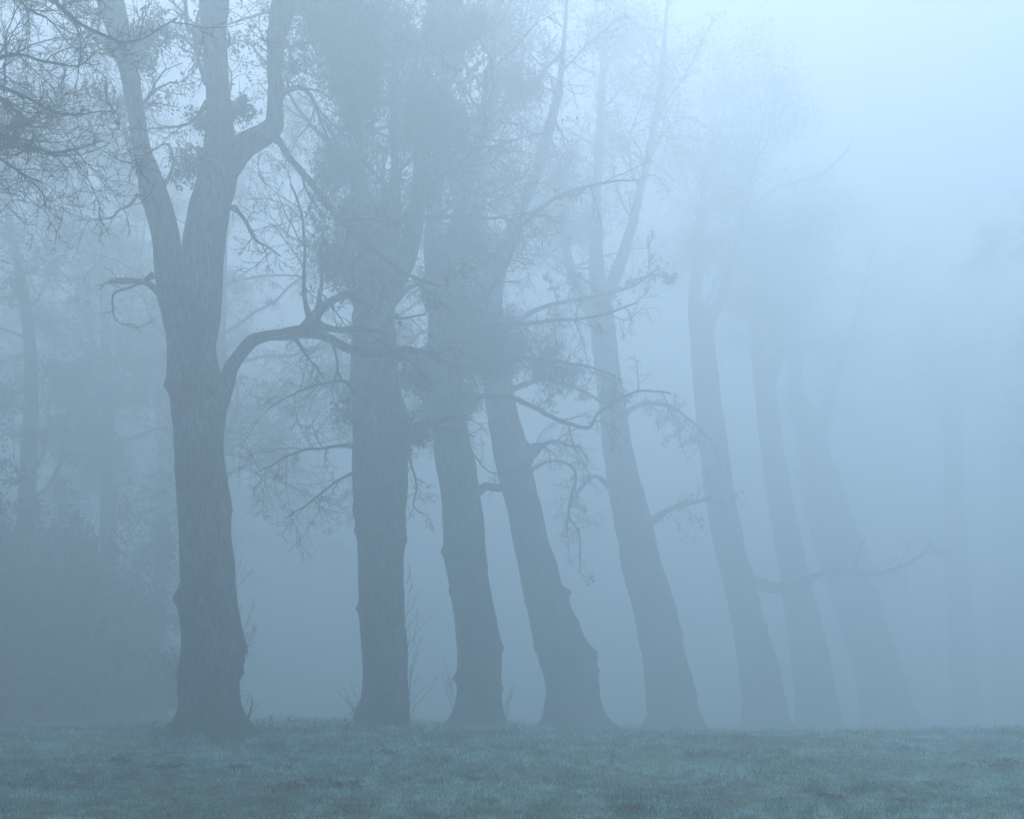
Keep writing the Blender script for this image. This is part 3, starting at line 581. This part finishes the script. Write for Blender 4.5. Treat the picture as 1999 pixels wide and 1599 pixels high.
# ------------------------------------------------------------------ wood behind
def wood_tree(seed, H, leaf, clumps, cs, low, spread, droop=-0.02, trunk_r=0.45, nl=16, size=0.11):
    rng = np.random.default_rng(seed)
    root = empty('wood_tree', (0, 0, 0))
    ph = rng.uniform(-1, 1, 4) * 0.6
    tp = smooth_path([(0, 0, -.6, trunk_r * 1.4), (0, 0, .6, trunk_r), (ph[0] * .5, ph[1] * .5, H * .3, trunk_r * .82), (ph[0], ph[1], H * .6, trunk_r * .55), (ph[2], ph[3], H * .85, trunk_r * .28), (ph[2], ph[3], H, .04)])
    mb = MB(); bole(mb, tp, 16, seed, flare=.15, z0=0); mb.build('trunk', BARK, root, smooth=True)
    a, r = resample(tp, 20)
    p, d, L, R = kids(rng, a, r, nl, t0=low, t1=.97, ang=(62, 12), lr=1, rr=.3)
    zz = (p[:, 2] / H - low) / (1 - low); L = spread * (0.45 + 1.1 * np.sin(np.clip(zz, 0, 1) * 2.6 + .5).clip(0)) * rng.uniform(.7, 1.15, nl)
    la, lr_ = grow(rng, p, d, L, R, n=12, wig=.2, trop=(0, 0, .03), taper=.2)
    mb = MB(); tubes(mb, la, lr_, 7); mb.build('limbs', BARK, root, smooth=True)
    mb = MB(); g = spray(mb, rng, la, lr_, ks=(9, 7, 5), lens=(1.2, 3.2), r0=(.018, .04), trop=(0, 0, droop), wig=.2, t0=.25, rmin=.009)
    mb.build('crown', TWIG, root)
    if leaf:
        q = np.concatenate([x[:, 2:].reshape(-1, 3) for x in g[:2]]); clumps *= 4; ci = q[rng.integers(0, len(q), clumps)]; k = rng.integers(0, clumps, leaf)
        lb = MB(); leaves(lb, rng, ci[k] + rng.normal(size=(leaf, 3)) * cs * 0.45 * (rng.uniform(.4, 1.3, clumps)[k])[:, None] * [1, 1, .6], size, wr=.36); lb.build('foliage', LEAF, root)
    return root

def copy_thing(o, parent=None):
    c = o.copy(); S.collection.objects.link(c)
    if parent is not None: c.parent = parent
    for ch in list(o.children): copy_thing(ch, c)
    return c

protoA = wood_tree(2001, 25, 48000, 300, .75, .36, 6.0, -.03)
protoB = wood_tree(2002, 27, 24000, 220, .6, .36, 6.5, -.02)
protoC = wood_tree(2003, 24, 6000, 120, .4, .36, 6.0, .01)
# x pixel, depth, kind, turn, scale, label
WOOD = [
    (-190, 37, 'A', 0.3, .95, 'leafy dark tree at the far left edge of the wood behind'),
    (40, 43, 'A', 2.1, 1.0, 'dense leafy tree in the wood, close to the left edge'),
    (215, 48, 'B', 4.0, .97, 'leafy tree in the wood just left of the forked trunk'),
    (310, 60, 'A', 1.0, 1.0, 'misty tree deep in the wood just left of the forked trunk'),
    (405, 41, 'C', 5.1, 1.0, 'thinly leaved tree whose stem hides right behind the forked trunk'),
    (745, 44, 'A', 0.8, 1.0, 'leafy tree whose stem hides right behind the second trunk'),
    (-60, 60, 'B', 3.3, .98, 'pale tree deep in the wood at the left edge'),
    (130, 66, 'C', 1.9, 1.05, 'pale bare tree deep in the wood on the left'),
    (455, 74, 'A', 3.9, 1.1, 'palest tree, deep in the fog just right of the forked trunk'),
    (2190, 58, 'B', 4.6, 1.2, 'veiled tree added just beyond the right edge to darken it'),  # this one and the next are added to darken the right side
    (2230, 66, 'A', 0.9, 1.3, 'veiled tree added farther beyond the right edge to darken it'),
]
first = {}
for px, D, kind, rz, sc_, lab in WOOD:
    src = {'A': protoA, 'B': protoB, 'C': protoC}[kind]
    o = src if kind not in first else copy_thing(src); first[kind] = 1
    x = (px - 999.5) / F_PX * D; o.location = (x, D, float(ground(x, D))); o.rotation_euler = (0, 0, rz); o.scale = (sc_,) * 3
    tag(o, lab, 'tree', 'trees of the wood behind the row')

for x, y, src, rz, s_, lab in [(-19.5, 25, protoA, 1.1, 1.0, 'leafy tree added for shade just outside the left edge, level with the forked tree'),
                               (-19, 15, protoA, 3.7, 1.1, 'leafy tree added for shade outside the left edge of the meadow'),
                               (-14, 3, protoA, 5.2, 1.05, 'leafy tree added for shade beside the camera on the left'), (-9, -5, protoA, 2.2, 1.1, 'leafy tree added for shade behind the camera on the left'), (-16, -1, protoA, 0.7, 1.1, 'leafy tree added for shade outside the view, left of the camera'),
                               (2, -6, protoA, 2.9, 1.1, 'leafy tree added for shade right behind the camera'), (9, -3, protoA, 4.9, 1.05, 'leafy tree added for shade behind the camera on the right'), (-3, -14, protoA, 1.3, 1.1, 'leafy tree added for shade farther behind the camera'),
                               (13, -12, protoA, 0.2, 1.1, 'leafy tree added for shade far behind the camera on the right')]:
    o = copy_thing(src); o.location = (x, y, float(ground(x, y))); o.rotation_euler = (0, 0, rz); o.scale = (s_,) * 3  # out-of-view trees added so their crowns shade the near fog and turf
    tag(o, lab, 'tree', 'trees of the wood behind the row')

# understorey shrubs filling the dark lower left
def shrub(seed, H, W, n, size):
    rng = np.random.default_rng(seed); root = empty('evergreen_shrub', (0, 0, 0))
    k = 26; d = np.stack([rng.normal(0, .5, k), rng.normal(0, .5, k), np.ones(k)], -1)
    a, r = grow(rng, rng.normal(size=(k, 3)) * [.5, .5, 0], d, rng.uniform(.5, 1, k) * H, rng.uniform(.04, .08, k), n=9, wig=.12, trop=(0, 0, .02))
    mb = MB(); tubes(mb, a, r, 6); g = spray(mb, rng, a, r, ks=(8, 6), lens=(.8, W * .45), r0=(.015, .03), t0=.05, wig=.2, trop=(0, 0, -.02)); mb.build('stems', BARK, root)
    q = np.concatenate([x.reshape(-1, 3) for x in g]); i = rng.integers(0, len(q), n); lb = MB()
    leaves(lb, rng, q[i] + rng.normal(size=(n, 3)) * .22, size, wr=.38); lb.build('foliage', LEAF, root)
    return root
sh = shrub(3001, 9, 7, 45000, .17)
SHR = [(-150, 37, 0, 1.15, 'tall evergreen shrub at the left edge, the nearest and darkest'), (35, 41, 1.4, 1.15, 'tall evergreen shrub second from the left edge'),
       (120, 45, 1.0, 1.1, 'evergreen shrub halfway between the left edge and the forked trunk'), (180, 53, 0.2, 1.0, 'evergreen shrub close behind the forked trunk on its left'),
       (-20, 52, 2.2, 1.3, 'large pale shrub mass behind the others at the left')]
for k, (px, D, rz, s_, lab) in enumerate(SHR):
    o = sh if k == 0 else copy_thing(sh); x = (px - 999.5) / F_PX * D
    o.location = (x, D, float(ground(x, D)) - .05); o.rotation_euler = (0, 0, rz); o.scale = (s_,) * 3
    tag(o, lab, 'shrub', 'evergreen shrubs under the trees on the left')

for x, y, rz, s_, lab in [(-15.5, 10, 0.5, .9, 'evergreen shrub added for shade outside the left edge, nearest the camera'), (-20, 17, 2.5, 1.1, 'evergreen shrub added for shade outside the left edge, middle one'),
                          (-23, 24, 4.5, 1.2, 'evergreen shrub added for shade outside the left edge, farthest one'), (-12, -1, 1.5, .9, 'evergreen shrub added for shade beside the camera on the left')]:
    o = copy_thing(sh); o.location = (x, y, float(ground(x, y)) - .05); o.rotation_euler = (0, 0, rz); o.scale = (s_,) * 3  # out-of-view shrubs added to block side skylight from the fog at left
    tag(o, lab, 'shrub', 'evergreen shrubs under the trees on the left')

# ------------------------------------------------------------------ small plants and litter
def weed(px, py, H, n, seed, label, D=None):
    rng = np.random.default_rng(seed); p0 = on_ground(px, py)
    root = empty('weed', p0); tag(root, label, 'plant', 'withered weeds along the crest')
    p = p0 + rng.normal(size=(n, 3)) * [.12, .12, 0]; d = np.stack([rng.normal(0, .3, n), rng.normal(0, .3, n), np.ones(n)], -1)
    a, r = grow(rng, p, d, rng.uniform(.5, 1, n) * H, rng.uniform(.005, .009, n), n=7, wig=.14, trop=(0, 0, -.02)); mb = MB(); tubes(mb, a, r, 4)
    k = kids(rng, a, r, 6, t0=.3, ang=(45, 12), lr=.35, rr=.7); b2, r2 = grow(rng, *k, n=4, wig=.2, trop=(0, 0, -.08)); tubes(mb, b2, np.maximum(r2, .004), 3)
    mb.build('stalks', TWIG, root)
    q = b2[:, 2:].reshape(-1, 3); lb = MB(); leaves(lb, rng, q[rng.integers(0, len(q), n * 9)], .05, wr=.4); lb.build('withered_leaves', DRYLEAF, root)
for k, (x, y, H, n, lab) in enumerate([(552, 1441, .55, 7, 'withered weed just right of the forked tree root'), (600, 1440, .45, 9, 'low bushy weed midway between the first and second trees'),
        (668, 1438, .5, 7, 'withered weed just left of the second tree'), (312, 1446, .7, 3, 'tall thin dry stalks left of the forked tree'), (505, 1441, .5, 7, 'weed growing against the right root of the forked tree'),
        (826, 1437, .3, 8, 'low weed at the right foot of the second tree'), (1005, 1440, .3, 6, 'low weed at the right foot of the third tree')]):
    weed(x, y, H, n, 4000 + k, lab)

def litter(px, py, R, n, size, seed, label, mat=None, name='leaf_clump', cat='leaves'):
    R, n, size = R * 1.05, int(n * 2), size * 1.15
    rng = np.random.default_rng(seed); p = on_ground(px, py); mb = MB()
    xy = rng.normal(size=(n, 2)) * R * [1, .8]; z = ground(p[0] + xy[:, 0], p[1] + xy[:, 1]) + np.abs(rng.normal(0, .5, n)) * R * .35 + .045
    q = np.stack([p[0] + xy[:, 0], p[1] + xy[:, 1], z], -1); d = rng.normal(size=(n, 3)); d[:, 2] *= .6
    leaves(mb, rng, q, size, d, wr=.42)
    st = rng.integers(0, n, max(2, n // 8)); a, r = grow(rng, q[st], rng.normal(size=(len(st), 3)), np.full(len(st), R), np.full(len(st), .004), n=5, wig=.2); tubes(mb, a, r, 3)
    root = empty(name, p); o = mb.build('dead_leaves', mat or DRYLEAF, root); tag(root, label, cat, 'dead leaf clumps on the turf')
for k, (x, y, R, n, s_, lab) in enumerate([(665, 1544, .1, 60, .07, 'largest clump of dead brown leaves on the turf below the second tree'), (235, 1494, .1, 40, .07, 'dead fern-like sprig on the turf left of the forked tree'),
        (920, 1532, .09, 36, .06, 'small dark leaf clump on the turf below the third tree'), (340, 1504, .08, 30, .06, 'dead leaf clump below the forked tree, upper left one'), (316, 1506, .07, 20, .06, 'tiny dead leaf clump beside the fern-like sprig'),
        (562, 1548, .12, 36, .06, 'wide thin patch of dead leaves left of the largest clump'), (606, 1534, .09, 26, .05, 'dead leaves just upper left of the largest clump'), (1624, 1565, .09, 36, .05, 'dark leaf clump at the lower right of the meadow'),
        (1760, 1574, .08, 30, .05, 'dark leaf clump near the lower right corner'), (1232, 1588, .1, 40, .05, 'dark clump at the bottom edge, right of centre'), (470, 1505, .08, 22, .06, 'few dead leaves straight below the forked tree root'),
        (752, 1475, .12, 26, .06, 'faint dark leaf patch just below the second tree'), (1960, 1500, .14, 40, .07, 'dark tangle of leaves at the right edge of the meadow')]):
    litter(x, y, R, n, s_, 4100 + k, lab)

# ------------------------------------------------------------------ fog
mb = MB(); z0, z1 = -10.5, HAZE_TOP; X = 232
V = [(-X, -X, z0), (X, -X, z0), (X, X, z0), (-X, X, z0), (-X, -X, z1), (X, -X, z1), (X, X, z1), (-X, X, z1)]
mb.add(V, [(0, 3, 2, 1), (4, 5, 6, 7), (0, 1, 5, 4), (1, 2, 6, 5), (2, 3, 7, 6), (3, 0, 4, 7)])
hm = bpy.data.materials.new('haze'); hm.use_nodes = True; ht = hm.node_tree; ht.nodes.clear()
ho = ht.nodes.new('ShaderNodeOutputMaterial'); hv = ht.nodes.new('ShaderNodeVolumePrincipled')
hv.inputs['Color'].default_value = (*HAZE_COLOR, 1); hv.inputs['Density'].default_value = HAZE_DENSITY; hv.inputs['Anisotropy'].default_value = HAZE_ANISO
ht.links.new(hv.outputs[0], ho.inputs['Volume'])
tag(mb.build('haze', hm), kind='stuff')
